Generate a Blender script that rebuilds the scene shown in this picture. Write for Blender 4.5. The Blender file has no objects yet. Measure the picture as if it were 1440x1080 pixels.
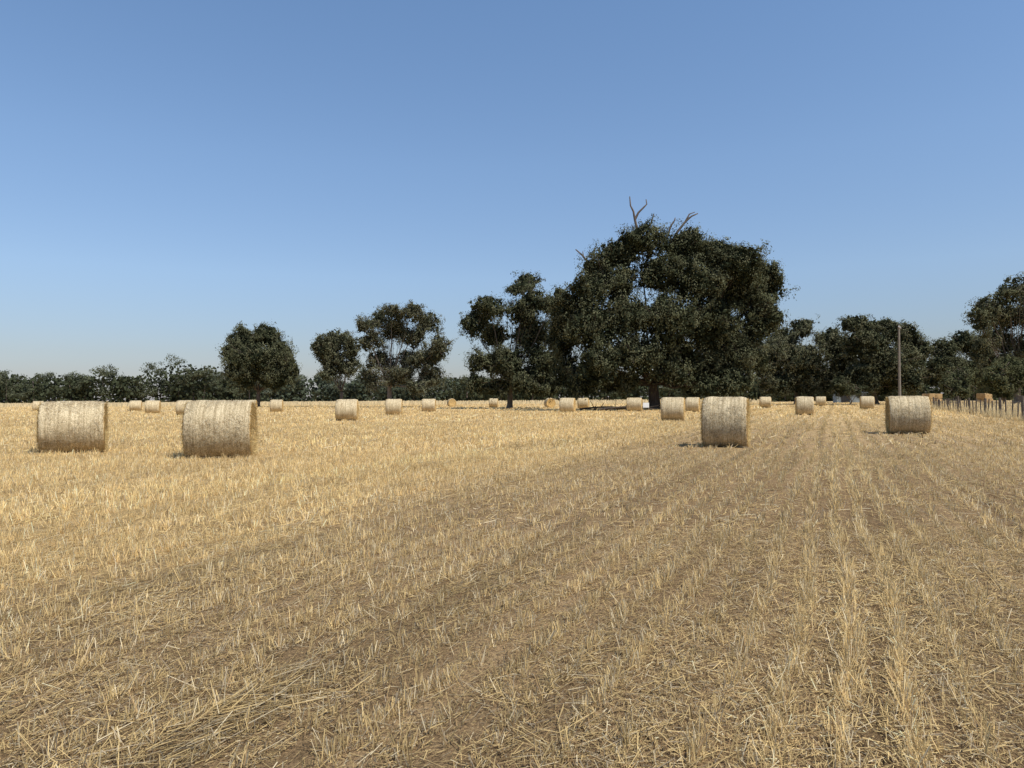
import bpy, math, numpy as np
from mathutils import Matrix, Vector
rng = np.random.default_rng(11)
F = 1040.0; H = 1.45
scene = bpy.context.scene

# ------------------------------------------------------------------ helpers
def new_mat(name):
    m = bpy.data.materials.new(name); m.use_nodes = True
    nt = m.node_tree
    for n in list(nt.nodes): nt.nodes.remove(n)
    out = nt.nodes.new('ShaderNodeOutputMaterial')
    return m, nt, out
def noise(nt, vec, scale, detail=6, rough=0.6):
    n = nt.nodes.new('ShaderNodeTexNoise')
    n.inputs['Scale'].default_value = scale; n.inputs['Detail'].default_value = detail
    n.inputs['Roughness'].default_value = rough
    if vec is not None: nt.links.new(vec, n.inputs['Vector'])
    return n.outputs['Fac']
def ramp(nt, fac, stops):
    r = nt.nodes.new('ShaderNodeValToRGB')
    while len(r.color_ramp.elements) < len(stops): r.color_ramp.elements.new(0.5)
    for e, (p, c) in zip(r.color_ramp.elements, stops):
        e.position = p; e.color = (*c, 1) if len(c) == 3 else c
    nt.links.new(fac, r.inputs['Fac'])
    return r.outputs['Color']
def mixc(nt, fac, a, b, mode='MIX'):
    m = nt.nodes.new('ShaderNodeMix'); m.data_type = 'RGBA'; m.blend_type = mode
    for s, v in ((m.inputs[0], fac), (m.inputs[6], a), (m.inputs[7], b)):
        if isinstance(v, (int, float)): s.default_value = v
        elif isinstance(v, tuple): s.default_value = (*v, 1)
        else: nt.links.new(v, s)
    return m.outputs[2]
def mapping(nt, vec, scale=(1,1,1), rot=(0,0,0)):
    m = nt.nodes.new('ShaderNodeMapping'); m.inputs['Scale'].default_value = scale; m.inputs['Rotation'].default_value = rot
    nt.links.new(vec, m.inputs['Vector']); return m.outputs['Vector']
def objco(nt): return nt.nodes.new('ShaderNodeTexCoord').outputs['Object']
def bsdf(nt, out, col, rough=0.8, bump=None, bstr=0.5, bdist=0.02, spec=0.3):
    b = nt.nodes.new('ShaderNodeBsdfPrincipled')
    if isinstance(col, tuple): b.inputs['Base Color'].default_value = (*col, 1)
    else: nt.links.new(col, b.inputs['Base Color'])
    b.inputs['Roughness'].default_value = rough
    b.inputs['Specular IOR Level'].default_value = spec
    if bump is not None:
        bn = nt.nodes.new('ShaderNodeBump'); bn.inputs['Strength'].default_value = bstr; bn.inputs['Distance'].default_value = bdist
        nt.links.new(bump, bn.inputs['Height']); nt.links.new(bn.outputs['Normal'], b.inputs['Normal'])
    nt.links.new(b.outputs[0], out.inputs['Surface'])
    return b

class MB:
    def __init__(s): s.V=[]; s.Q=[]; s.C=[]; s.M=[]; s.n=0
    def add(s, v, q, c, m):
        v=np.asarray(v,float); q=np.asarray(q,int)
        c=np.broadcast_to(np.asarray(c,float),(len(v),3))
        s.V.append(v); s.Q.append(q+s.n); s.C.append(c); s.M.append(np.full(len(q),m)); s.n+=len(v)
    def build(s, name, mats, smooth_idx=()):
        V=np.concatenate(s.V); Q=np.concatenate(s.Q); C=np.concatenate(s.C); M=np.concatenate(s.M)
        me=bpy.data.meshes.new(name)
        me.vertices.add(len(V)); me.vertices.foreach_set('co', V.astype(np.float32).ravel())
        me.loops.add(len(Q)*4); me.loops.foreach_set('vertex_index', Q.astype(np.int32).ravel())
        me.polygons.add(len(Q)); me.polygons.foreach_set('loop_start', (np.arange(len(Q))*4).astype(np.int32))
        me.polygons.foreach_set('loop_total', np.full(len(Q),4,np.int32))
        for m in mats: me.materials.append(m)
        me.polygons.foreach_set('material_index', M.astype(np.int32))
        me.polygons.foreach_set('use_smooth', np.isin(M, list(smooth_idx)))
        me.update(calc_edges=True)
        a=me.color_attributes.new('Col','FLOAT_COLOR','POINT')
        a.data.foreach_set('color', np.concatenate([C,np.ones((len(C),1))],1).astype(np.float32).ravel())
        o=bpy.data.objects.new(name, me); scene.collection.objects.link(o)
        print(name, len(Q))
        return o
def nrm(a): return a/np.maximum(np.linalg.norm(a,axis=-1,keepdims=True),1e-9)
def quadidx(n): return np.arange(n*4).reshape(n,4)
def blades(mb, base, up, w, wdir, col, m=0, taper=0.7):
    h=(wdir*w[:,None])/2
    v=np.stack([base-h, base+h, base+up+h*taper, base+up-h*taper],1).reshape(-1,3)
    mb.add(v, quadidx(len(base)), np.repeat(col,4,0), m)
def leaves(mb, c, ax, nv, L, W, col, m=1):
    side=nrm(np.cross(ax,nv)); 
    v=np.stack([c-ax*L[:,None]/2, c+side*W[:,None]/2, c+ax*L[:,None]/2, c-side*W[:,None]/2],1).reshape(-1,3)
    mb.add(v, quadidx(len(c)), np.repeat(col,4,0), m)
def tube(mb, pts, rad, sides=7, col=(.2,.17,.14), m=0, cap=True):
    pts=np.asarray(pts,float); rad=np.asarray(rad,float)
    if cap:
        pts=np.vstack([pts,pts[-1:]+ (pts[-1:]-pts[-2:-1])*0.02]); rad=np.append(rad,0.001)
    t=nrm(np.gradient(pts,axis=0)); ref=np.array([0.3,1,0.1]) 
    a=nrm(np.cross(t,np.broadcast_to(ref,t.shape))); b=np.cross(t,a)
    ang=np.arange(sides)/sides*2*np.pi
    ring=pts[:,None]+rad[:,None,None]*(a[:,None]*np.cos(ang)[None,:,None]+b[:,None]*np.sin(ang)[None,:,None])
    n=len(pts); i=np.arange(n-1)[:,None]*sides; j=np.arange(sides)[None]; k=(j+1)%sides
    q=np.stack([i+j,i+k,i+sides+k,i+sides+j],-1).reshape(-1,4)
    mb.add(ring.reshape(-1,3), q, col, m)
def bez(p0,p1,p2,n=8):
    t=np.linspace(0,1,n)[:,None]; return (1-t)**2*p0+2*t*(1-t)*p1+t*t*p2
def box(mb, c, s, col, m=0, rz=0.0):
    x,y,z=[k/2 for k in s]
    v=np.array([[-x,-y,-z],[x,-y,-z],[x,y,-z],[-x,y,-z],[-x,-y,z],[x,-y,z],[x,y,z],[-x,y,z]])
    cs,sn=math.cos(rz),math.sin(rz); v=v@np.array([[cs,sn,0],[-sn,cs,0],[0,0,1]])+np.array(c)
    mb.add(v,[[0,3,2,1],[4,5,6,7],[0,1,5,4],[1,2,6,5],[2,3,7,6],[3,0,4,7]],col,m)
G=rng.random((256,256))
def vnoise(x,y):
    xi=np.floor(x).astype(int); yi=np.floor(y).astype(int); fx=x-xi; fy=y-yi
    fx=fx*fx*(3-2*fx); fy=fy*fy*(3-2*fy); g=lambda a,b:G[a%256,b%256]
    return (g(xi,yi)*(1-fx)+g(xi+1,yi)*fx)*(1-fy)+(g(xi,yi+1)*(1-fx)+g(xi+1,yi+1)*fx)*fy
def sstep(a,b,x):
    t=np.clip((x-a)/(b-a),0,1); return t*t*(3-2*t)

D=np.array([0.4008,0.9162]); P=np.array([0.9162,-0.4008])   # drilling direction / across
ROT=math.atan2(D[0],D[1])

# ------------------------------------------------------------------ materials
def straw_mat(name, trans=0.2):
    m,nt,out=new_mat(name)
    at=nt.nodes.new('ShaderNodeAttribute'); at.attribute_name='Col'
    b=nt.nodes.new('ShaderNodeBsdfDiffuse'); nt.links.new(at.outputs['Color'],b.inputs['Color'])
    tr=nt.nodes.new('ShaderNodeBsdfTranslucent'); nt.links.new(at.outputs['Color'],tr.inputs['Color'])
    mx=nt.nodes.new('ShaderNodeMixShader'); mx.inputs[0].default_value=trans
    nt.links.new(b.outputs[0],mx.inputs[1]); nt.links.new(tr.outputs[0],mx.inputs[2]); nt.links.new(mx.outputs[0],out.inputs['Surface'])
    return m
M_straw=straw_mat('straw',0.3)
M_leaf=straw_mat('eucalypt_leaf',0.15)
def bark():
    m,nt,out=new_mat('bark'); co=objco(nt)
    at=nt.nodes.new('ShaderNodeAttribute'); at.attribute_name='Col'
    n=noise(nt,mapping(nt,co,(3,3,0.6)),2.5)
    c=mixc(nt,1.0,at.outputs['Color'],ramp(nt,n,[(0.3,(0.5,0.45,0.4)),(0.7,(1.2,1.15,1.1))]),'MULTIPLY')
    bsdf(nt,out,c,0.9,bump=n,bstr=0.8,bdist=0.05,spec=.1); return m
M_bark=bark()
def ground_mat():
    m,nt,out=new_mat('stubble_soil'); co=objco(nt)
    rc=mapping(nt,co,(1,1,1),(0,0,ROT))     # x = across rows, y = along rows
    st=noise(nt,mapping(nt,rc,(1.0,0.02,1)),1.3,5,0.65)
    rows=noise(nt,mapping(nt,rc,(1.0,0.02,1)),4.2,2,0.5)
    fine=noise(nt,mapping(nt,rc,(1,0.5,1)),70,6,0.8)
    patch=noise(nt,mapping(nt,rc,(1,0.25,1)),0.12,5,0.6)
    mid=noise(nt,co,5,6,0.75)
    sx=nt.nodes.new('ShaderNodeSeparateXYZ'); nt.links.new(rc,sx.inputs[0])
    mr=nt.nodes.new('ShaderNodeMapRange'); mr.inputs[1].default_value=-8.0; mr.inputs[2].default_value=-4; nt.links.new(sx.outputs[0],mr.inputs[0])
    near=mixc(nt,mr.outputs[0],(0.46,0.325,0.155),(0.315,0.215,0.115))
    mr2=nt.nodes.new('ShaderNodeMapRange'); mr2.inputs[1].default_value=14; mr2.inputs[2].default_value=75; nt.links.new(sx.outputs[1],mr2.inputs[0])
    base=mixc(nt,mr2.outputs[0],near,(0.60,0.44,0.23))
    c=mixc(nt,1.0,base,ramp(nt,fine,[(0.36,(0.38,0.35,0.32)),(0.5,(0.95,0.94,0.92)),(0.64,(1.6,1.6,1.55))]),'MULTIPLY')
    c=mixc(nt,0.9,c,ramp(nt,st,[(0.3,(0.72,0.70,0.67)),(0.7,(1.25,1.25,1.25))]),'MULTIPLY')
    c=mixc(nt,0.7,c,ramp(nt,rows,[(0.35,(0.70,0.68,0.65)),(0.65,(1.2,1.2,1.2))]),'MULTIPLY')
    c=mixc(nt,0.8,c,ramp(nt,patch,[(0.3,(0.8,0.77,0.73)),(0.7,(1.2,1.22,1.25))]),'MULTIPLY')
    c=mixc(nt,0.7,c,ramp(nt,mid,[(0.3,(0.55,0.53,0.5)),(0.7,(1.3,1.3,1.3))]),'MULTIPLY')
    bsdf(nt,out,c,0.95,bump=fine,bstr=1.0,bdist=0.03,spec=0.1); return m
M_ground=ground_mat()
def bale_mat():
    m,nt,out=new_mat('net_wrapped_straw'); co=objco(nt)
    at=nt.nodes.new('ShaderNodeAttribute'); at.attribute_name='Col'
    sp=noise(nt,mapping(nt,co,(1,1,1)),38,6,0.8)
    big=noise(nt,mapping(nt,co,(3.2,0.8,0.8)),2.2,5,0.65)
    ring=noise(nt,mapping(nt,co,(1,0.02,0.02)),26,3,0.6)
    c=mixc(nt,1.0,at.outputs['Color'],ramp(nt,sp,[(0.34,(0.30,0.26,0.20)),(0.48,(0.88,0.85,0.78)),(0.66,(1.45,1.45,1.45))]),'MULTIPLY')
    c=mixc(nt,0.8,c,ramp(nt,big,[(0.3,(0.68,0.63,0.55)),(0.7,(1.15,1.15,1.15))]),'MULTIPLY')
    c=mixc(nt,0.8,c,ramp(nt,ring,[(0.35,(0.66,0.62,0.56)),(0.65,(1.15,1.15,1.15))]),'MULTIPLY')
    bsdf(nt,out,c,0.75,bump=sp,bstr=0.9,bdist=0.03,spec=0.3); return m
M_bale=bale_mat()
def plain(name,col,rough=0.7,scale=8,var=0.3,metal=0):
    m,nt,out=new_mat(name); n=noise(nt,objco(nt),scale,5)
    c=ramp(nt,n,[(0.3,tuple(k*(1-var) for k in col)),(0.7,tuple(min(1,k*(1+var)) for k in col))])
    b=bsdf(nt,out,c,rough,bump=n,bstr=0.3,bdist=0.02); b.inputs['Metallic'].default_value=metal; return m
M_wood=plain('weathered_wood',(0.20,0.17,0.135),0.9)
M_post=plain('old_fence_post',(0.10,0.08,0.062),0.9)
M_wire=plain('galvanised_wire',(0.25,0.25,0.25),0.5,metal=0.5)
M_white=plain('white_paint',(0.75,0.75,0.73),0.5,3,0.08)
M_iron=plain('corrugated_iron',(0.26,0.30,0.31),0.6,2,0.15)
M_dark=plain('opening_shade_panel',(0.03,0.03,0.03),0.9)  # near-black colour stands in for the shade inside the shed

# ------------------------------------------------------------------ ground
mb=MB(); xs=np.concatenate([np.linspace(-4000,-400,7),np.linspace(-300,300,25),np.linspace(400,4000,7)])
gx,gy=np.meshgrid(xs,xs+300); n=len(xs)
i=np.arange(n-1)[:,None]*n; j=np.arange(n-1)[None]
mb.add(np.stack([gx,gy,0*gx],-1).reshape(-1,3), np.stack([i+j,i+j+1,i+n+j+1,i+n+j],-1).reshape(-1,4),(.4,.3,.2),0)
mb.build('ground',[M_ground])

# ------------------------------------------------------------------ stubble
def gold(u,v):
    w=(vnoise(u*0.15+3,v*0.07)-0.5)*2.5
    g=0.20+0.66*sstep(-3.9,-6.8,u+w)
    g=np.maximum(g, 0.62*np.exp(-((u-0.1)/0.8)**2))
    g=np.maximum(g, 0.55*sstep(2.2,4.0,u+w*0.4))
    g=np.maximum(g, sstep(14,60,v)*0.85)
    g=g*(0.8+0.4*vnoise(u*1.3+7,v*0.12))
    return np.clip(g,0,1)
def track(u):
    return .8*np.exp(-((u+2.5)/0.13)**2)+.9*np.exp(-((u+4.95)/0.2)**2)+0.6*np.exp(-((u-2.1)/0.14)**2)+0.7*np.exp(-((u+8.4)/0.2)**2)+.5*np.exp(-((u+1.15)/0.1)**2)
def wedge(d0,d1,dens,half=0.82,pad=1.0):
    n=int(dens*half*(d1*d1-d0*d0)); y=np.sqrt(rng.random(n)*(d1*d1-d0*d0)+d0*d0)
    x=y*rng.uniform(-half,half,n)+rng.uniform(-pad,pad,n); return x,y
GOLD=np.array([0.78,0.575,0.27]); PALE=np.array([0.90,0.75,0.48]); BROWN=np.array([0.49,0.33,0.165]); GREY=np.array([0.50,0.405,0.275])
def straw_col(n,g,patch,pale=0.4):
    r=rng.random((n,1)); g=g[:,None]
    a=np.where(rng.random((n,1))<0.50+0.3*g,GOLD,np.where(rng.random((n,1))<pale+0.25*g,PALE,np.where(rng.random((n,1))<0.65,BROWN,GREY)))
    return np.clip(a*(0.58+0.6*r)*(0.82+0.30*g)*(0.8+0.4*patch[:,None]),0,0.95)
def rowsnap(x,y,frac=0.85,s=0.25,jit=0.028):
    u=x*P[0]+y*P[1]; v=x*D[0]+y*D[1]
    wob=0.05*np.sin(v*0.35)+0.03*np.sin(v*1.1+1)
    ri=np.round((u-wob)/s); ru=ri*s+rng.normal(0,jit,len(u))+wob+0.05*(vnoise(ri*7.3,v*1.8)-.5)
    u=np.where(rng.random(len(u))<frac,ru,u)
    return u,v,u*P[0]+v*D[0],u*P[1]+v*D[1],ri.astype(int)
mb=MB()
for (d0,d1,tuft,k,wd,hs,jx) in [(1.6,8,200,7,0.0038,0.80,0.018),(8,20,92,6,0.0062,0.85,0.024),(20,45,24,5,0.014,0.95,0.04),(45,90,3.8,5,0.032,1.1,0.09),(90,170,0.9,4,0.07,1.3,0.2)]:
    x,y=wedge(d0,d1,tuft)
    S=0.27 if d0<20 else 0.54
    u,v,x,y,ri=rowsnap(x,y,0.85, S, 0.022 if d0<20 else 0.045)
    g=gold(u,v); pn=vnoise(u*0.9,v*0.35)*0.6+vnoise(u*3,v*2.2)*0.4
    rib=(ri*S/0.54).astype(int) if d0<20 else ri
    rowf=0.5*G[ri%256,17]+0.5*G[rib%256,33]
    gap=vnoise(ri*3.7,v*1.9)
    keep=rng.random(len(u))<np.clip((0.42+0.5*g+0.6*(pn-0.4)+0.85*(rowf-.5)+0.7*(gap-.5))*(1-0.85*np.clip(track(u),0,1)),0.04,1)
    u,v,x,y,g,pn,rowf=[a[keep] for a in (u,v,x,y,g,pn,rowf)]
    th=rng.uniform(0.4,1.3,len(x))
    rp=lambda a:np.repeat(a,k)
    X=rp(x)+rng.normal(0,jx,len(x)*k); Y=rp(y)+rng.normal(0,jx,len(x)*k); n=len(X)
    h=rp(th)*rng.uniform(0.4,1.15,n)*(0.105+0.045*rp(g))*hs
    tl=rng.normal(0,0.18,(len(x),2)); lean=rng.normal(0,0.24,(n,2))+np.repeat(tl,k,0)
    up=np.stack([lean[:,0]*h,lean[:,1]*h,h],1)
    a=rng.uniform(-0.9,0.9,n)
    a=np.where(rng.random(n)<0.35,rng.uniform(0,np.pi,n),a)
    wdir=np.stack([np.cos(a),np.sin(a),0*a],1)
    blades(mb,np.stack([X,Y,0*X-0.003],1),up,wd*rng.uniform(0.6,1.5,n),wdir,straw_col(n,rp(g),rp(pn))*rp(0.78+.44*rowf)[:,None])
# loose straw and chaff lying on the soil, thickest along the rows
for (d0,d1,dens,w,L) in [(1.6,5,5200,0.0026,0.042),(1.6,8,1350,0.0030,0.085),(5,8,2400,0.0034,0.06),(8,20,560,0.0062,0.11),(20,45,55,0.015,0.22),(45,90,5,0.035,0.4)]:
    x,y=wedge(d0,d1,dens); u=x*P[0]+y*P[1]; v=x*D[0]+y*D[1]
    u,v,x,y,ri=rowsnap(x,y,0.45,0.27 if d0<20 else .54,0.055)
    g=gold(u,v); pn=vnoise(u*1.1+9,v*0.5)*0.5+vnoise(u*4,v*3)*0.5
    keep=rng.random(len(u))<np.clip(0.4+1.3*(pn-0.3),0.12,1); x,y,u,g,pn=[q[keep] for q in (x,y,u,g,pn)]; n=len(x)
    a=np.where(rng.random(n)<0.3,rng.normal(math.pi/2-ROT,0.5,n),rng.uniform(0,2*np.pi,n))
    l=L*rng.exponential(0.7,n).clip(0.2,2.4); tz=rng.normal(0,0.16,n)
    up=np.stack([np.cos(a)*l,np.sin(a)*l,np.abs(tz)*l],1)
    wdir=nrm(np.stack([-np.sin(a),np.cos(a),rng.normal(0,0.4,n)],1))
    c=straw_col(n,g,pn,0.24)*(1-0.4*np.clip(track(u),0,1))[:,None]*0.82
    blades(mb,np.stack([x,y,rng.uniform(0.003,0.025,n)],1),up,w*rng.uniform(0.6,1.6,n),wdir,c,taper=0.9)
for (ux,vy,m,ln) in [(-2.6,2.6,500,0.35)]:
    u=ux+rng.normal(0,0.14,m); v=vy+rng.normal(0,ln,m); x=u*P[0]+v*D[0]; y=u*P[1]+v*D[1]
    a=rng.normal(math.pi/2-ROT-.4,0.6,m); l=rng.uniform(0.06,0.24,m)
    up=np.stack([np.cos(a)*l,np.sin(a)*l,rng.normal(0,0.03,m)],1); wdir=nrm(np.stack([-np.sin(a),np.cos(a),rng.normal(0,0.4,m)],1))
    blades(mb,np.stack([x,y,rng.uniform(0.01,0.05,m)],1),up,0.004*rng.uniform(0.6,1.4,m),wdir,straw_col(m,np.full(m,0.3),np.full(m,0.4))*.85)
mb.build('straw_stubble',[M_straw])

# ------------------------------------------------------------------ bales
def bale(px,top,bot,w,psi,near=False):
    h=bot-top; d=1.5*F/h; R=0.75
    x=(px-720)/F*d; beta=math.atan2(x,d)
    L=1.5 if abs(psi)>45 else max(1.15,min(1.6,(w/h)*1.5-0.16))
    mbb=MB(); na=96 if near else 40; nx=26 if near else 10
    t=np.linspace(-1,1,nx); t=np.sign(t)*np.abs(t)**0.8
    ang=np.arange(na)/na*2*np.pi; ph=rng.random(4)*6
    T,A=np.meshgrid(t,ang,indexing='ij')
    rr=R*(1-0.05*np.abs(T)**9)+0.012*np.sin(3*A+ph[0])+0.008*np.sin(5*A+3*T+ph[1])+0.007*np.sin(T*9+ph[2])+rng.normal(0,0.005,T.shape)
    X=T*L/2; Y=rr*np.cos(A); Z=rr*np.sin(A); Z=np.maximum(Z,-R*0.955)
    Z=np.where(Z<0,Z*0.985,Z)
    V=np.stack([X,Y,Z],-1)
    ends=[]
    for s,row in ((-1,0),(1,nx-1)):
        rings=[]
        for q in (0.97,0.9,0.75,0.55,0.35,0.15,0.01):
            r=V[row].copy(); r[:,1:]*=q; r[:,0]=s*(L/2+0.015+0.03*(1-q)) + rng.normal(0,0.010,na)
            rings.append(r)
        ends.append(rings)
    allr=list(reversed(ends[0]))+[V[k] for k in range(nx)]+ends[1]
    VV=np.concatenate(allr); nr=len(allr)
    i=np.arange(nr-1)[:,None]*na; j=np.arange(na)[None]; k=(j+1)%na
    q=np.stack([i+j+0*k,i+k,i+na+k,i+na+j],-1).reshape(-1,4)
    side=np.array([0.63,0.535,0.36])*(0.92+0.14*rng.random()); end=np.array([0.68,0.49,0.22])
    C=np.tile(side,(len(VV),1)); C[:7*na]=end; C[-7*na:]=end
    mbb.add(VV,q,C,0)
    ns=7000 if near else 500
    ww=0.0055 if near else 0.016
    a=rng.random(ns)*2*np.pi; xx=rng.uniform(-1,1,ns)*L/2; r=R*(1-0.05*np.abs(xx/(L/2))**9)+0.006
    nn=np.stack([0*a,np.cos(a),np.sin(a)],1); tg=np.stack([0*a,-np.sin(a),np.cos(a)],1); ax=np.tile([1.,0,0],(ns,1))
    o=rng.normal(0,0.9,ns)[:,None]; dr=nrm(tg*np.cos(o)+ax*np.sin(o)+nn*rng.normal(0.05,0.10,ns)[:,None])
    l=rng.uniform(0.03,0.13,ns)[:,None]; base=nn*r[:,None]; base[:,0]=xx
    base[:,2]=np.maximum(base[:,2],-R*0.955)
    wd=nrm(np.cross(dr,nn)); cc=np.where(rng.random((ns,1))<0.6,np.array([0.82,0.72,0.50]),np.array([0.40,0.29,0.16]))*(0.6+0.5*rng.random((ns,1)))
    blades(mbb,base-dr*l/2,dr*l,ww*rng.uniform(0.6,1.4,ns),wd,cc,1)
    ne=ns//2
    for s in (-1,1):
        a=rng.random(ne)*2*np.pi; r=R*np.sqrt(rng.random(ne))*0.96
        base=np.stack([np.full(ne,s*(L/2+0.03)),r*np.cos(a),np.maximum(r*np.sin(a),-R*.94)],1)
        tg=np.stack([s*np.abs(rng.normal(0.15,0.3,ne)),-np.sin(a)+rng.normal(0,.5,ne),np.cos(a)+rng.normal(0,.5,ne)],1); dr=nrm(tg)
        l=rng.uniform(0.04,0.14,ne)[:,None]; wd=nrm(np.cross(dr,np.tile([1.,0,0],(ne,1)))+rng.normal(0,.2,(ne,3)))
        cc=np.where(rng.random((ne,1))<0.6,np.array([0.80,0.62,0.29]),np.array([0.42,0.28,0.12]))*(0.6+0.5*rng.random((ne,1)))
        blades(mbb,base,dr*l,ww*rng.uniform(0.6,1.4,ne),wd,cc,1)
    o=mbb.build('hay_bale',[M_bale,M_straw],(0,))
    o.location=(x,d,R*0.925); o.rotation_euler=(0,0,-beta-math.radians(psi))
for b in [(54,562,577,14,5),(191,562,577,16,6),(215,561,580,20,8),(260,560,582,22,10),(354,560,576,14,10),
          (389,560,578,18,8),(488,559,590,32,6),(554,560,583,24,5),(603,559,578,20,5),(635,561,573,13,80),(694,560,573,13,5),
          (773,559,573,15,75),(798,559,580,22,10),(820,558,574,16,5),(892,558,578,22,4),(946,557,591,34,4),(974,558,580,20,6),
          (1076,557,573,16,-4),(1131,556,583,25,-4),(1154,557,571,14,0),(1219,556,575,19,-5)]:
    bale(*b)
for b in [(104,557,632,84,5),(311,556,639,93,9),(1020,555,627,65,4),(1276,552,607,55,-7)]:
    bale(*b,near=True)

# ------------------------------------------------------------------ trees
def hy(px): return 560-(px-720)*0.0061
def W3(px,py,d): return np.array([(px-720)/F*d, d, H+(hy(px)-py)/F*d])
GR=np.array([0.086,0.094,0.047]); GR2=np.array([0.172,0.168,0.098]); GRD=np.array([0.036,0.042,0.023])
def warp(p):
    """break up rounded masses with a smooth irregular displacement"""
    x,y,z=p[:,0],p[:,1],p[:,2]; q=np.zeros_like(p)
    for (A,k,s) in ((.55,1.1,0.),(.32,2.6,2.1),(.16,5.7,4.4)):
        q[:,0]+=A*np.sin(k*z+1.3*k*y*.5+s)*np.cos(k*.8*x+s*2)
        q[:,1]+=A*np.sin(k*x+s*1.7)*np.cos(k*z*.9+s)
        q[:,2]+=A*.8*np.sin(k*x*1.1+k*.6*y+s*3)*np.cos(k*.7*z+s)
    return p+q
def tree(name, tx, d, lobes, tr=0.35, fork=None, rc=0.9, leaf=0.30, nl=90, cover=1.0, depth=4, core=0.5, tint=(1,1,1), barkc=(.2,.17,.14), extra=None, limb=0.5, fill=0.3, front=0.5, lace=1.3):
    mb=MB(); tint=np.array(tint); base=W3(tx,hy(tx),d); base[2]=-0.1
    S=d/F
    topz=max(H+(hy(l[0])-l[1])*S for l in lobes)
    fk=base.copy(); fk[2]=(topz*0.22 if fork is None else fork)
    fk[0]+=rng.normal(0,0.2)
    tube(mb,bez(base,(base+fk)/2+rng.normal(0,.12,3),fk,7),np.linspace(tr*1.25,tr*0.85,7)*np.array([1.25,1,1,1,1,1,1]),9,barkc,0,False)
    L0=[(a,b,c_*rng.uniform(.88,1.05),e_*rng.uniform(.9,1.05),0) for a,b,c_,e_ in lobes]
    for ii,l in enumerate(lobes):
        if rng.random()>fill: continue
        ds=sorted((( (l[0]-m[0])**2+(l[1]-m[1])**2, jj) for jj,m in enumerate(lobes) if jj!=ii))
        m=lobes[ds[int(rng.integers(0,2))][1]]
        L0.append(((l[0]+m[0])/2,(l[1]+m[1])/2+2,(l[2]+m[2])*.36,(l[3]+m[3])*.36,1))
    for q in range(int(len(lobes)*lace)):
        l=lobes[rng.integers(len(lobes))]; near=[m for m in lobes if (l[0]-m[0])**2+(l[1]-m[1])**2<60**2]
        m=near[rng.integers(len(near))]; t=rng.random()
        if m is l:
            aa=rng.uniform(0,2*np.pi); X0=l[0]+l[2]*1.0*math.cos(aa); Y0=l[1]-l[3]*1.0*math.sin(aa)
        else: X0=l[0]*t+m[0]*(1-t)+rng.normal(0,4); Y0=l[1]*t+m[1]*(1-t)+rng.normal(0,4)
        s=rng.uniform(.22,.45); L0.append((X0,min(Y0,548),l[2]*s*rng.uniform(.7,1.1),l[3]*s*rng.uniform(.9,1.6),2))
    for (lx,ly,rx,ry,br) in L0:
        dy=rng.uniform(-1,0 if rng.random()<front else 1)*depth
        c=W3(lx,ly,d+dy); RX=rx*S; RZ=ry*S; RY=(RX+RZ)/2
        r0=tr*limb
        if br!=1:
            rq=r0 if br==0 else r0*.45
            mid=fk*0.55+c*0.45; mid[2]=fk[2]+(c[2]-fk[2])*0.35+rng.normal(0,.3)
            path=bez(fk,mid,c,9); path[1:-1]+=rng.normal(0,0.10*tr*2,(7,3))
            tube(mb,path,np.linspace(rq,rq*0.25,9),6,barkc,0)
        area=4*np.pi*((RX*RZ+RX*RY+RY*RZ)/3); nc=max(6 if br<2 else 4,int(area/(rc*rc*1.15)*cover*1.15))
        dv=nrm(rng.normal(0,1,(nc,3))); dv[:,2]=np.where((dv[:,2]<-0.3)&(rng.random(nc)<.5),-dv[:,2],dv[:,2])
        outl=rng.random(nc)<.15
        rad=np.where(outl,rng.uniform(1.05,1.35,nc),rng.uniform(0.45,1.06,nc))[:,None]
        cc=c+dv*np.array([RX,RY,RZ])*rad
        cc[:,2]=np.maximum(cc[:,2],0.8)
        cr=rc*np.where(outl,rng.uniform(.3,.6,nc),rng.uniform(0.4,1.2,nc))*(1 if br<2 else .75)
        for q in range(0,nc,4):
            m2=(c+cc[q])/2+rng.normal(0,.3,3); tube(mb,bez(c,m2,cc[q],5),np.linspace(r0*0.22,0.02,5),4,barkc,0)
        kk=np.maximum(8,(nl*(cr/rc)**1.6).astype(int)); ci=np.repeat(np.arange(nc),kk); n=len(ci)
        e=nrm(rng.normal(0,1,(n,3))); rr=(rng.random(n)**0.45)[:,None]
        R3=cr[ci][:,None]*np.array([1.05,1.05,0.9])
        pos=cc[ci]+e*rr*R3
        pos[:,2]-=(np.abs(rng.normal(0,.6,n))*cr[ci])*(rng.random(n)<.4)
        pos=warp(pos); pos[:,2]=np.maximum(pos[:,2],.3)
        outw=nrm(e*np.array([1,1,1.2])+0.5*dv[ci]+np.array([0,0,.3]))
        nv=nrm(outw+rng.normal(0,0.25,(n,3)))
        ax=nrm(rng.normal(0,1,(n,3))+np.array([0,0,-1.3])); ax=nrm(ax-nv*(ax*nv).sum(1,keepdims=True))
        tone=rng.uniform(0.72,1.25,nc)[ci][:,None]
        mixv=np.clip(rng.random(nc)[ci][:,None]*0.65+rng.random((n,1))*0.3-.05,0,1)
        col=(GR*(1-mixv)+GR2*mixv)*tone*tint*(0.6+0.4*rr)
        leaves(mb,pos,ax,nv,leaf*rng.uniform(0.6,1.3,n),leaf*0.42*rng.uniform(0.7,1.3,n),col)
        ni=int(nc*16*core) if br<2 else 0
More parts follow.
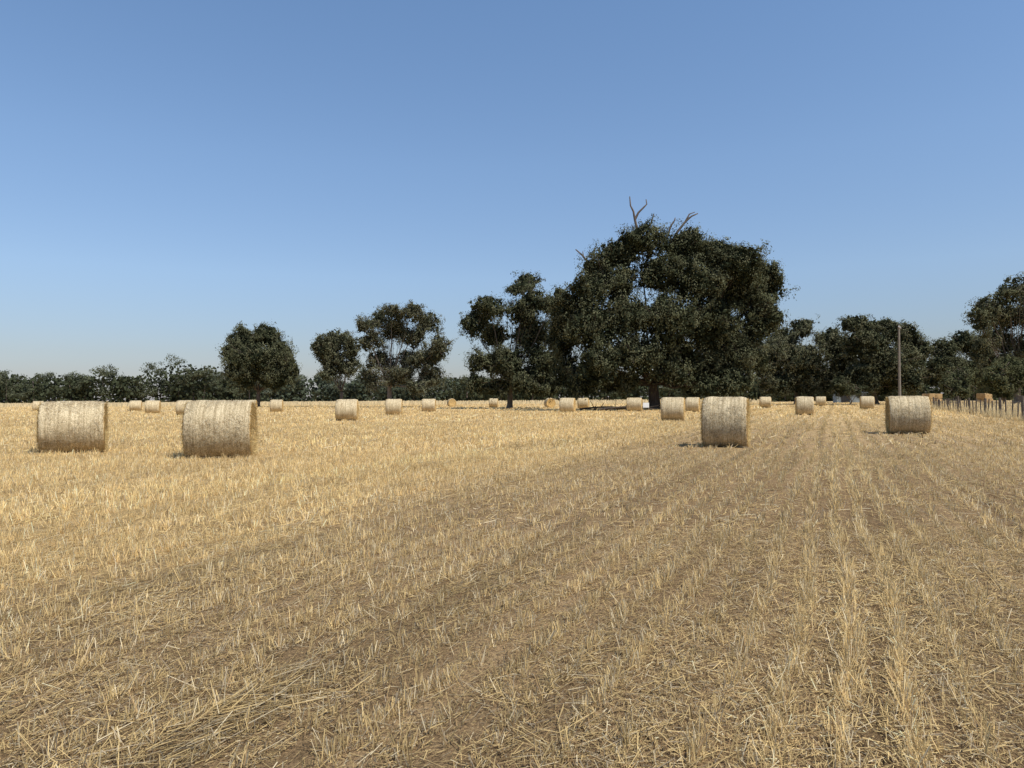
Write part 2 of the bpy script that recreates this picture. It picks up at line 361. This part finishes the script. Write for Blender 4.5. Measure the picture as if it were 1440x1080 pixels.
        if ni:
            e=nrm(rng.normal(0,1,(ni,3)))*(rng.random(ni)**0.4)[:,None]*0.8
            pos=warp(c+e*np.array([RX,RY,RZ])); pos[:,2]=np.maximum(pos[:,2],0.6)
            leaves(mb,pos,nrm(rng.normal(0,1,(ni,3))),nrm(rng.normal(0,1,(ni,3))),leaf*2.2*rng.uniform(.7,1.3,ni),leaf*1.2*rng.uniform(.7,1.3,ni),GRD*np.ones((ni,3))*tint)  # added core leaves block light; crown's inner shade put into their dark colour
    if extra: extra(mb,d)
    return mb.build(name,[M_bark,M_leaf],(0,))
def dead(mb,d):
    gc=(.15,.125,.105)
    def br(pts,r0,r1):
        p=np.array([W3(a,b,d-1) for a,b in pts]); tube(mb,p,np.linspace(r0,r1,len(p)),6,gc,0)
    br([(905,350),(899,325),(895,308),(893,296),(889,288),(888,275)],0.18,0.06)
    br([(895,308),(900,298),(908,290),(912,286),(911,279)],0.14,0.05)
    br([(945,345),(955,325),(966,311),(975,303),(984,299)],0.18,0.06)
    br([(966,311),(972,300),(980,297)],0.11,0.04)
    br([(940,335),(945,318),(951,309),(952,305)],0.13,0.05)
    br([(918,312),(922,300)],0.10,0.04)
    br([(845,390),(830,370),(820,358),(811,350)],0.17,0.06)
    br([(822,361),(821,353)],0.08,0.04)
tree('eucalyptus_tree',920,86,[(903,340,40,28),(866,360,36,24),(840,378,26,18),(965,348,42,28),(1008,358,34,26),(1045,372,38,28),(1080,405,30,38),(1070,452,34,40),
    (930,385,44,34),(980,395,44,36),(1030,410,44,36),(868,400,38,32),(830,410,30,28),(800,432,30,30),(792,475,26,36),(835,460,40,40),(885,445,38,34),(940,450,46,40),(1000,450,46,42),(1020,495,44,38),(1055,500,26,30),
    (795,518,24,28),(840,510,36,32),(890,500,38,30),(945,500,40,30),(985,520,36,28),(1030,530,34,22),(820,540,30,20),(865,535,32,20),(975,543,26,14),(1010,546,28,12),(940,528,24,14)],
    tr=0.62,fork=3.0,rc=0.88,leaf=0.25,nl=85,cover=0.72,depth=5.5,core=1.2,barkc=(.085,.07,.06),extra=dead,limb=0.27,fill=.35,front=.75,lace=1.1)
tree('eucalyptus_tree',716,105,[(742,397,20,13),(722,410,14,9),(758,425,20,18),(688,433,26,18),(665,458,15,18),(735,440,26,22),(695,472,24,20),(748,475,30,28),(675,510,20,20),(716,508,28,24),(762,515,26,30),(668,540,16,14),(735,540,26,16),(700,545,18,12),(770,545,20,14),(778,430,16,20),(785,480,16,30)],
    tr=0.35,rc=0.75,leaf=0.28,nl=58,cover=0.78,depth=4,core=0.6,limb=.33,fill=.4,lace=2)
tree('eucalyptus_tree',362,150,[(345,478,26,20),(374,474,24,18),(328,496,20,18),(394,498,20,22),(360,505,38,26),(345,530,30,18),(388,530,25,18),(406,520,14,20),(330,520,16,16)],
    tr=0.4,rc=0.95,leaf=0.34,nl=60,cover=0.85,depth=4,core=0.9,barkc=(.12,.1,.09),limb=.35,lace=1.2)
tree('eucalyptus_tree',478,142,[(472,478,22,16),(452,490,14,16),(492,490,18,20),(465,505,22,16),(490,515,20,16),(462,525,14,12)],
    tr=0.3,rc=0.85,leaf=0.34,nl=55,cover=0.75,depth=3,core=0.4,tint=(1.1,1.07,1.15),barkc=(.14,.12,.11),limb=.35,fill=.4,lace=2.2)
tree('eucalyptus_tree',548,130,[(578,438,20,13),(552,440,18,13),(532,450,20,14),(604,454,18,16),(512,458,14,14),(520,480,20,16),(553,466,22,16),(578,474,20,17),(618,490,18,22),(598,506,20,18),(572,508,18,16),(535,508,24,18),(608,528,20,16),(560,532,24,14),(520,533,18,16),(585,545,20,10)],
    tr=0.42,rc=0.72,leaf=0.29,nl=46,cover=0.80,depth=4,core=0.25,tint=(1.2,1.15,1.25),barkc=(.2,.18,.16),limb=.33,fill=.45,lace=3)
tree('eucalyptus_tree',1120,132,[(1130,462,22,15),(1100,482,26,24),(1165,478,22,17),(1080,512,24,30),(1130,508,34,28),(1185,500,26,30),(1165,535,34,20),(1095,540,30,18),(1130,540,26,16)],
    tr=0.4,rc=0.82,leaf=0.34,nl=50,cover=0.8,depth=4,core=0.7,tint=(1.25,1.2,1.25),limb=.3,lace=2)
tree('eucalyptus_tree',1232,125,[(1200,456,18,14),(1222,462,20,14),(1250,462,20,14),(1222,485,38,24),(1275,474,22,18),(1292,498,18,26),(1250,512,40,28),(1210,528,26,24),(1275,535,28,20),(1240,540,26,16)],
    tr=0.4,rc=0.82,leaf=0.34,nl=50,cover=0.8,depth=4,core=0.7,limb=.3,tint=(1.1,1.08,1.1),lace=1.8)
tree('eucalyptus_tree',1345,140,[(1328,492,22,14),(1352,480,20,14),(1378,490,26,22),(1330,520,30,24),(1370,525,30,24),(1310,530,18,20)],
    tr=0.35,rc=0.9,leaf=0.34,nl=50,cover=0.8,depth=4,core=0.7,limb=.3,lace=1.8)
tree('eucalyptus_tree',1428,100,[(1392,432,22,16),(1376,452,16,15),(1422,414,20,15),(1445,405,22,17),(1455,440,30,24),(1415,450,26,20),(1405,480,26,22),(1445,490,30,24),(1490,450,36,40),(1480,415,26,22),(1400,512,26,22),(1440,525,30,24),(1500,510,30,30),(1378,495,14,14)],
    tr=0.4,rc=0.74,leaf=0.28,nl=52,cover=0.78,depth=4,core=0.4,tint=(1.2,1.16,1.16),limb=.33,fill=.3,lace=2.2)
tree('shrub',1347,92,[(1338,540,14,16),(1355,538,15,17),(1347,528,16,12),(1347,550,20,10)],tr=0.12,fork=0.6,rc=0.5,leaf=0.2,nl=50,cover=0.8,depth=.6,core=.6,tint=(1.2,1.2,1.1))
tree('shrub',1412,84,[(1404,532,16,20),(1424,530,17,20),(1412,520,18,16),(1414,548,24,12)],tr=0.12,fork=0.6,rc=0.5,leaf=0.2,nl=50,cover=0.8,depth=.8,core=.6,tint=(1.2,1.2,1.1))
tree('shrub',1195,120,[(1180,545,14,12),(1206,548,12,10),(1192,550,10,6)],tr=0.12,fork=0.6,rc=0.5,leaf=0.24,nl=42,cover=0.7,depth=.8,core=.5)

def woodland(name, d, x0, x1, hmin, hmax, step, tint, rc, leaf, depth=12, nc=12, nl=26, nlobe=4, und=260):
    """a distant belt of trees: many trunks and broken crowns in one mesh"""
    mb=MB(); tint=np.array(tint); X=(x0-720)/F*d; XE=(x1-720)/F*d
    while X<XE:
        X+=step*rng.uniform(0.45,1.4)
        y=d+rng.uniform(-1,1)*depth; h=rng.uniform(hmin,hmax)*(0.85+.3*float(vnoise(np.array(X*.06+50),np.array(d*.1))))*(1.3 if rng.random()<0.1 else 1); w=h*rng.uniform(0.35,0.65)
        lean=rng.normal(0,.4)
        tube(mb,bez(np.array([X,y,-.1]),np.array([X+lean*.3,y,h*.3]),np.array([X+lean,y,h*0.8]),6),np.linspace(0.28,0.06,6),5,(.2,.17,.15),0)
        for l in range(nlobe):
            lz=h*rng.uniform(0.25,0.88); lxx=X+rng.normal(0,w*0.45)*(1.1-lz/h*.6); ly=y+rng.normal(0,w*.4); lr=w*rng.uniform(0.25,0.5)
            dv=nrm(rng.normal(0,1,(nc,3))); cc=np.array([lxx,ly,lz])+dv*lr*np.array([1,1,.7])*rng.uniform(.3,1,(nc,1)); cc[:,2]=np.clip(cc[:,2],.6,h)
            n=nc*nl; e=nrm(rng.normal(0,1,(n,3))); rr=(rng.random(n)**.45)[:,None]
            pos=np.repeat(cc,nl,0)+e*rr*rc*np.array([1.2,1.2,.7])
            nv=nrm(e+np.array([0,0,.3])+rng.normal(0,.3,(n,3))); ax=nrm(np.cross(nv,rng.normal(0,1,(n,3))))
            mixv=rng.random((n,1))*.3+np.repeat(rng.random(nc),nl)[:,None]*.5
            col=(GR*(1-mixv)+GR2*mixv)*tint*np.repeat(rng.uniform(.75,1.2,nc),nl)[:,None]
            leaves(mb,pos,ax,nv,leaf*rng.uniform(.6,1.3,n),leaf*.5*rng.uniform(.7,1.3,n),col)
        m=und; pos=np.stack([X+rng.normal(0,step*.9,m),y+rng.normal(0,2,m),rng.random(m)*h*.78+.1],1)
        leaves(mb,pos,nrm(rng.normal(0,1,(m,3))),nrm(rng.normal(0,1,(m,3))),leaf*2.2*np.ones(m),leaf*1.6*np.ones(m),GR*tint*.75*np.ones((m,3)))
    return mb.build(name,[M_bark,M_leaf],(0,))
woodland('distant_tree_belt',260,-240,345,10.8,13.6,3.0,(0.84,0.88,0.98),1.4,0.6,depth=10,nc=12,nl=28)  # belt tints lean blue: distance haze put into the leaf colour
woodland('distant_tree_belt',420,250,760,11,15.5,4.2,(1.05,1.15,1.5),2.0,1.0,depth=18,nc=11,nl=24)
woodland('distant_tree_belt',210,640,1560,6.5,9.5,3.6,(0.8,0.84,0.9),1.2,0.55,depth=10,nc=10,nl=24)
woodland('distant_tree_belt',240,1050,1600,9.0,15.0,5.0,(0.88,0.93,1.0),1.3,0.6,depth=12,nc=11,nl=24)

# ------------------------------------------------------------------ fallen branches under the big tree
mb=MB()
for (px,dd,L,a,r) in [(815,84,5,0.1,.13),(842,80,6,-.15,.16),(868,82,4.5,.3,.2),(880,79,3,-.5,.1),(835,86,4,.6,.1),(858,78,3,1.2,.08)]:
    b=np.array([(px-720)/F*dd,dd,r]); e=b+np.array([math.cos(a)*L,math.sin(a)*L,rng.uniform(0,.3)])
    p=bez(b,(b+e)/2+np.array([0,.3,rng.uniform(0,.5)]),e,7); tube(mb,p,np.linspace(r,r*.3,7),6,(.09,.075,.06),0)
    for q in range(3):
        s=p[rng.integers(1,6)]; t=s+rng.normal(0,.7,3)*np.array([1,1,.3])+np.array([0,0,.3]); tube(mb,bez(s,(s+t)/2,t,4),np.linspace(r*.4,.02,4),5,(.09,.075,.06),0)
mb.build('fallen_branches',[M_bark,M_leaf],(0,))

# ------------------------------------------------------------------ small things
mb=MB()   # white sign by the trunk
sx=(908-720)/F*76
for s in (-.25,.25): box(mb,(sx+s,76,.35),(.05,.05,.72),(1,1,1),1)
box(mb,(sx,75.95,.66),(.62,.03,.5),(1,1,1),0); box(mb,(sx,75.985,.66),(.66,.02,.54),(1,1,1),1)
mb.build('white_sign',[M_white,M_wood])

mb=MB()   # power pole
pd=88; pxx=(1265-720)/F*pd
tube(mb,np.array([[pxx,pd,-.2],[pxx,pd,4.5],[pxx+.04,pd,9.85]]),[.17,.145,.11],10,(1,1,1),0)
box(mb,(pxx+.04,pd-.14,9.55),(1.5,.09,.10),(1,1,1),0,0.9)
for s in (-.6,0,.6): 
    cx=pxx+.04+s*math.cos(.9); cy=pd-.14+s*math.sin(.9)
    tube(mb,np.array([[cx,cy,9.6],[cx,cy,9.65],[cx,cy,9.68],[cx,cy,9.73]]),[.02,.04,.03,.035],8,(1,1,1),1)
mb.build('power_pole',[M_wood,M_white])

mb=MB()   # fence, parallel to the drill rows
UF=9.7
def uv(u,v): return np.array([u*P[0]+v*D[0],u*P[1]+v*D[1]])
vs=np.arange(20,150,1.5)
for k,v in enumerate(vs):
    p=uv(UF+rng.normal(0,.03),v); big=(k%4==0); hgt=1.28 if big else 1.15; hgt+=rng.normal(0,.06)
    l=rng.normal(0,.04,2); r=.085 if big else .042
    tube(mb,np.array([[p[0],p[1],-.1],[p[0]+l[0]*.5,p[1]+l[1]*.5,hgt*.5],[p[0]+l[0],p[1]+l[1],hgt]]),[r*1.05,r,r*.92],7,(1,1,1),0)
for z in (.3,.55,.8,1.05):
    pts=[]
    for v in np.arange(20,148,1.5):
        q=uv(UF,v); pts.append([q[0]-.02,q[1],z+rng.normal(0,.008)])
    tube(mb,np.array(pts),np.full(len(pts),.007),4,(1,1,1),1,False)
mb.build('post_and_wire_fence',[M_post,M_wire])

mb=MB()   # long dry grass on the fence line and field margins
def grass(u0,u1,v0,v1,dens,h,w,colm):
    n=int((u1-u0)*(v1-v0)*dens); u=rng.uniform(u0,u1,n); v=rng.uniform(v0,v1,n)
    keep=vnoise(u*.8,v*.4)>.3; u=u[keep]; v=v[keep]; n=len(u)
    x=u*P[0]+v*D[0]; y=u*P[1]+v*D[1]; hh=h*rng.uniform(.4,1.2,n)*(0.6+.7*vnoise(u*.7+5,v*.3)); ln=rng.normal(0,.3,(n,2))
    a=rng.uniform(-.9,.9,n); c=np.array(colm)*(0.6+.6*rng.random((n,1)))
    blades(mb,np.stack([x,y,0*x],1),np.stack([ln[:,0]*hh,ln[:,1]*hh,hh],1),w*rng.uniform(.6,1.4,n),np.stack([np.cos(a),np.sin(a),0*a],1),c,0,.3)
grass(9.2,13,16,60,80,.5,.018,(.76,.61,.34)); grass(9.3,18,60,140,18,.55,.05,(.74,.59,.33))
grass(13,40,40,150,5,.5,.07,(.66,.53,.32))
mb.build('dry_grass',[M_straw])
mb=MB()
n=26000; x=rng.uniform(-260,60,n); y=rng.uniform(170,235,n); hh=rng.uniform(.4,1.0,n)
blades(mb,np.stack([x,y,0*x],1),np.stack([rng.normal(0,.2,n),0*x,hh],1),.3*np.ones(n),np.tile([1.,0,0],(n,1)),np.array([.8,.66,.40])*(.7+.5*rng.random((n,1))),0,.4)
mb.build('dry_grass',[M_straw])

mb=MB()   # farm shed
sd=165; cx=(1194-720)/F*sd; ww,dd,hh=6,5,2.3; rz=-.25
cs,sn=math.cos(rz),math.sin(rz)
def R2(x,y,z): return (cx+x*cs-y*sn, sd+x*sn+y*cs, z)
nrib=60
for (xa,xb,yy) in ((-ww/2,ww/2,-dd/2),(-ww/2,ww/2,dd/2)):
    xs2=np.linspace(xa,xb,nrib+1); off=np.where(np.arange(nrib+1)%2,.03,0.)
    lo=[R2(a,yy-o,0) for a,o in zip(xs2,off)]; hi=[R2(a,yy-o,hh) for a,o in zip(xs2,off)]
    mb.add(np.array(lo+hi),[[k,k+1,nrib+2+k,nrib+1+k] for k in range(nrib)],(1,1,1),0)
for s in (-1,1):
    mb.add(np.array([R2(s*ww/2,-dd/2,0),R2(s*ww/2,dd/2,0),R2(s*ww/2,dd/2,hh),R2(s*ww/2,-dd/2,hh)]),[[0,1,2,3]],(1,1,1),0)
    mb.add(np.array([R2(s*ww/2,-dd/2,hh),R2(s*ww/2,dd/2,hh),R2(s*ww/2,0.01,hh+.9),R2(s*ww/2,-0.01,hh+.9)]),[[0,1,2,3]],(1,1,1),0)
    xs2=np.linspace(-ww/2-.3,ww/2+.3,nrib+1); off=np.where(np.arange(nrib+1)%2,.04,0.)
    lo=[R2(a,s*(dd/2+.3),hh-.1+o) for a,o in zip(xs2,off)]; hi=[R2(a,0,hh+.96+o) for a,o in zip(xs2,off)]
    mb.add(np.array(lo+hi),[[k,k+1,nrib+2+k,nrib+1+k] for k in range(nrib)],(1,1,1),0)
c0=R2(-1.2,-dd/2-.06,1.0); box(mb,c0,(1.8,.05,1.95),(1,1,1),1,rz)  # solid panels on the wall, painted dark as door and window shade
c0=R2(1.6,-dd/2-.06,1.4); box(mb,c0,(.9,.05,.7),(1,1,1),1,rz)
mb.build('farm_shed',[M_iron,M_dark])

def stack(px,d,cols,rows):
    mb=MB(); X=(px-720)/F*d
    for r in range(rows):
        for c in range(cols-(r//2)):
            for q in range(2):
                cx=X+(c-(cols-1)/2)*1.25+rng.normal(0,.05); z=.45+r*.9; yy=d+q*1.3+rng.normal(0,.06)
                s=np.array([1.2,1.22,.88])/2; m=rng.normal(0,.02,3)
                rings=[]
                for (k,zz) in ((.93,-s[2]),(1,-s[2]*.85),(1.01,0),(1,s[2]*.85),(.93,s[2])):
                    a=s[0]*k; b=s[1]*k; e=.08
                    rings.append([[cx-a+e,yy-b,z+zz],[cx+a-e,yy-b,z+zz],[cx+a,yy-b+e,z+zz],[cx+a,yy+b-e,z+zz],[cx+a-e,yy+b,z+zz],[cx-a+e,yy+b,z+zz],[cx-a,yy+b-e,z+zz],[cx-a,yy-b+e,z+zz]])
                v=np.array(rings).reshape(-1,3)+m; q4=[[i*8+j,i*8+(j+1)%8,i*8+8+(j+1)%8,i*8+8+j] for i in range(4) for j in range(8)]
                q4+=[[32,33,34,35],[32,35,36,39],[36,37,38,39]]
                mb.add(v,q4,np.array([.62,.44,.23])*(.8+.3*rng.random()),0)
    mb.build('straw_bale_stack',[M_bale])
stack(1387,118,1,3); stack(1313,135,2,2)

# ------------------------------------------------------------------ light, sky, camera
sun_dir=Vector((0.46,-0.36,0.85)).normalized()
el=math.asin(sun_dir.z); az=math.atan2(sun_dir.x,sun_dir.y)
sl=bpy.data.lights.new('sun','SUN'); sl.energy=5.0; sl.angle=math.radians(.5); sl.color=(1,.955,.88)
so=bpy.data.objects.new('sun',sl); so.rotation_euler=sun_dir.to_track_quat('Z','Y').to_euler(); so.location=(20,-20,60); scene.collection.objects.link(so)
w=bpy.data.worlds.new('World'); scene.world=w; w.use_nodes=True; nt=w.node_tree
sky=nt.nodes.new('ShaderNodeTexSky'); sky.sky_type='NISHITA'; sky.sun_disc=False; sky.sun_elevation=el; sky.sun_rotation=az
sky.air_density=1.0; sky.dust_density=0.5; sky.ozone_density=3.1; sky.altitude=200
bg=nt.nodes['Background']; bg.inputs['Strength'].default_value=0.145
tc=nt.nodes.new('ShaderNodeTexCoord'); sz=nt.nodes.new('ShaderNodeSeparateXYZ'); nt.links.new(tc.outputs['Generated'],sz.inputs[0])
# summer haze: dulls the bright band low on the horizon
hz=ramp(nt,sz.outputs[2],[(0.0,(0.48,0.47,0.58)),(0.06,(0.64,0.60,0.64)),(0.16,(0.90,0.87,0.88)),(0.30,(1.02,1.03,1.03)),(0.5,(1.04,1.12,1.14))])
nt.links.new(mixc(nt,1.0,sky.outputs[0],hz,'MULTIPLY'),bg.inputs['Color'])

cam=bpy.data.cameras.new('camera'); co=bpy.data.objects.new('camera',cam); scene.collection.objects.link(co)
cam.sensor_width=36; cam.lens=36*F/1440; cam.clip_end=12000; cam.clip_start=.05
pitch=math.atan(20/F)
co.matrix_world=Matrix.Translation((0,0,H))@Matrix.Rotation(math.pi/2+pitch,4,'X')@Matrix.Rotation(-math.radians(.35),4,'Z')
scene.camera=co
scene.view_settings.view_transform='Standard'; scene.view_settings.look='None'; scene.view_settings.exposure=0
